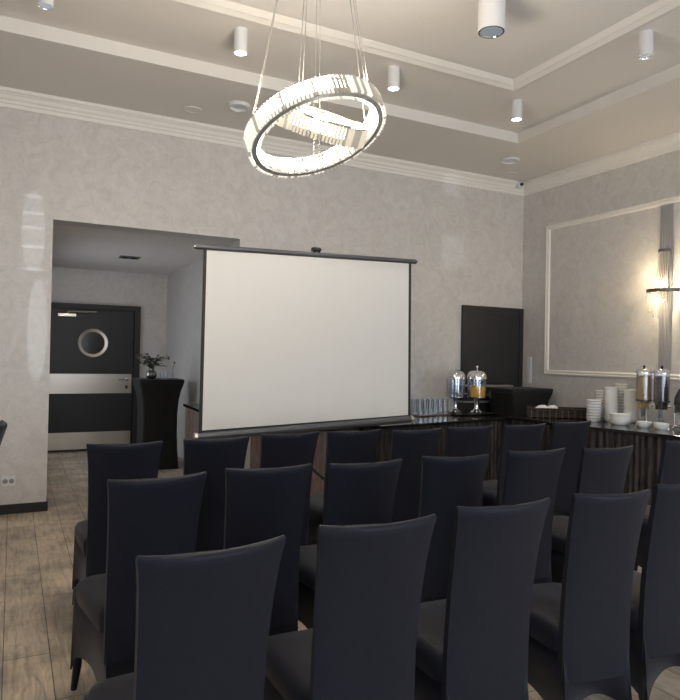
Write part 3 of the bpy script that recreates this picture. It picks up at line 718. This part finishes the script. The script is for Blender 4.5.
# ------------------------------------------------------------------ right buffet: china, cereal dispensers, warmer
BZ = .85
def bowl_mesh(r, hgt, rim):
    def mk():
        o = MB().lathe([(0, .003), (r*.66, 0), (r*.72, .004), (r*.93, hgt*.40), (r, hgt), (r*.96, hgt), (r*.88, hgt*.45), (r*.62, .012), (0, .010)], n=26).build('china_bowl', M_white, None, True)
        if rim: MB().lathe([(r*.91, hgt*.70), (r*.975, hgt*.70), (r*.99, hgt*.82), (r*.93, hgt*.82)], n=26).build('glaze_band', M_glaze, o, True)
        return o
    return mk
SIDE = {}
def stack(x, y, n, step, r, hgt, rim, label, group):
    mk = bowl_mesh(r, hgt, rim); first = None
    ords = ['bottom', 'second from the bottom', 'third from the bottom', 'fourth from the bottom', 'fifth from the bottom', 'sixth from the bottom', 'seventh from the bottom', 'eighth from the bottom', 'ninth from the bottom', 'tenth from the bottom', 'eleventh from the bottom', 'twelfth from the bottom']
    for k in range(n):
        w_ = 'topmost' if k == n-1 else ords[k]
        lb = '%s, %s' % (label, w_)
        dx, dy = random.uniform(-.003, .003), random.uniform(-.003, .003)
        if first is None: first = mk(); tag_loc(first, (x+dx, y+dy, BZ+k*step), lb, 'bowl', group)
        else: dup(first, (x+dx, y+dy, BZ+k*step), random.uniform(0, 6), lb, group)
stack(5.178, 4.578, 7, .0285, .072, .045, True, 'rimmed white bowl in the leftmost stack', 'bowls in the leftmost stack')
stack(5.38, 4.66, 10, .0285, .066, .045, True, 'rimmed white bowl in the second stack from left', 'bowls in the second stack')
stack(5.351, 4.517, 11, .030, .066, .045, False, 'plain white bowl in the third stack from left', 'bowls in the third stack')
stack(5.53, 4.555, 12, .030, .066, .046, True, 'rimmed white bowl in the tallest stack', 'bowls in the tallest stack')
stack(5.455, 4.37, 11, .028, .068, .046, False, 'plain white bowl in the stack beside the cereal dispenser', 'bowls in the stack by the cereal')
stack(5.19, 4.27, 3, .024, .094, .055, False, 'wide white bowl in the low front stack', 'wide bowls in the front stack')
def cereal(loc, rz, label, content):
    t = thing('cereal_dispenser', label, 'cereal dispenser', loc, rz)
    MB().b2(-.065, -.05, 0, .065, .09, .014).build('base_plate', M_chrome, t, bevel=.003)
    MB().b2(-.025, .068, .014, .025, .09, .30).build('column', M_chrome, t, bevel=.003)
    MB().lathe([(.066, .24), (.069, .24), (.069, .50), (.066, .50)], n=28).build('clear_canister', M_acryl, t, True)
    MB().lathe([(0, .241), (.064, .241), (.064, .468), (.03, .475), (0, .474)], n=28).build('cereal', content, t, True)
    MB().lathe([(.03, .165), (.045, .18), (.052, .20), (.06, .225), (.070, .238), (.070, .245), (.066, .245), (.05, .21), (.03, .17)], n=24).build('funnel', M_acryl, t, True)
    MB().lathe([(.069, .236), (.073, .236), (.073, .248), (.069, .248)], n=28).build('collar', M_darksteel, t, True)
    MB().tube([(-.05, 0, .200), (.05, 0, .200)], .036, 18).build('portion_wheel', content if content is M_flakes else M_choc, t, True)
    MB().tube([(.052, 0, .20), (.078, 0, .20)], .016, 12).build('turning_knob', M_chrome, t, True)
    MB().lathe([(.074, .50), (.078, .50), (.078, .515), (.06, .535), (.02, .542), (0, .543)], n=28).build('lid', M_chrome, t, True)
    MB().lathe([(0, .543), (.008, .543), (.007, .55), (.014, .56), (.008, .57), (0, .572)], n=14).build('lid_knob', M_black, t, True)
cereal((5.335, 4.13, BZ), -.9, 'cereal dispenser full of golden flakes on the side buffet', M_flakes)
cereal((5.365, 3.965, BZ), -.9, 'cereal dispenser full of dark chocolate cereal on the side buffet', M_choc)
def bowl1(x, y, z, label):
    o = bowl_mesh(.068, .055, False)(); tag_loc(o, (x, y, z), label, 'bowl', 'bowls under the cereal dispensers')
bowl1(5.205, 4.02, BZ, 'white bowl standing under the flakes dispenser')
bowl1(5.225, 3.86, BZ, 'white bowl standing under the chocolate cereal dispenser')
t = thing('chafing_dish', 'dark round lidded chafing dish at the right edge on the side buffet', 'chafing dish', (5.42, 3.645, BZ), -.15); t.scale = (.90, .90, 1.25)
MB().lathe([(.0, .125), (.19, .125), (.205, .135), (.205, .175), (.215, .18), (.215, .19), (0, .19)], n=40).build('water_pan', M_darksteel, t, True)
MB().lathe([(.212, .191), (.212, .20), (.205, .235), (.175, .29), (.12, .33), (.05, .35), (0, .352)], n=40).build('dome_lid', mat('smoked_lid', (.10, .11, .12), .12, metal=.7), t, True)
MB().tube([(-.03, 0, .35), (-.03, 0, .38), (.03, 0, .38), (.03, 0, .35)], .007).build('lid_handle', M_chrome, t, True)
m = MB(); m.tube([(.2*math.cos(2*PI*k/32), .2*math.sin(2*PI*k/32), .03) for k in range(32)], .008, 8, False, True); m.tube([(.208*math.cos(2*PI*k/32), .208*math.sin(2*PI*k/32), .125) for k in range(32)], .007, 8, False, True)
m.build('stand_ring', M_chrome, t, True)
for k in range(4):
    a = PI/4+PI/2*k; MB().tube([(.207*math.cos(a), .207*math.sin(a), .13), (.20*math.cos(a), .20*math.sin(a), .03), (.22*math.cos(a), .22*math.sin(a), .01)], .009).build('leg', M_chrome, t, True)
MB().lathe([(0, 0), (.045, 0), (.045, .06), (0, .06)], n=20).build('burner', M_darksteel, t, True)
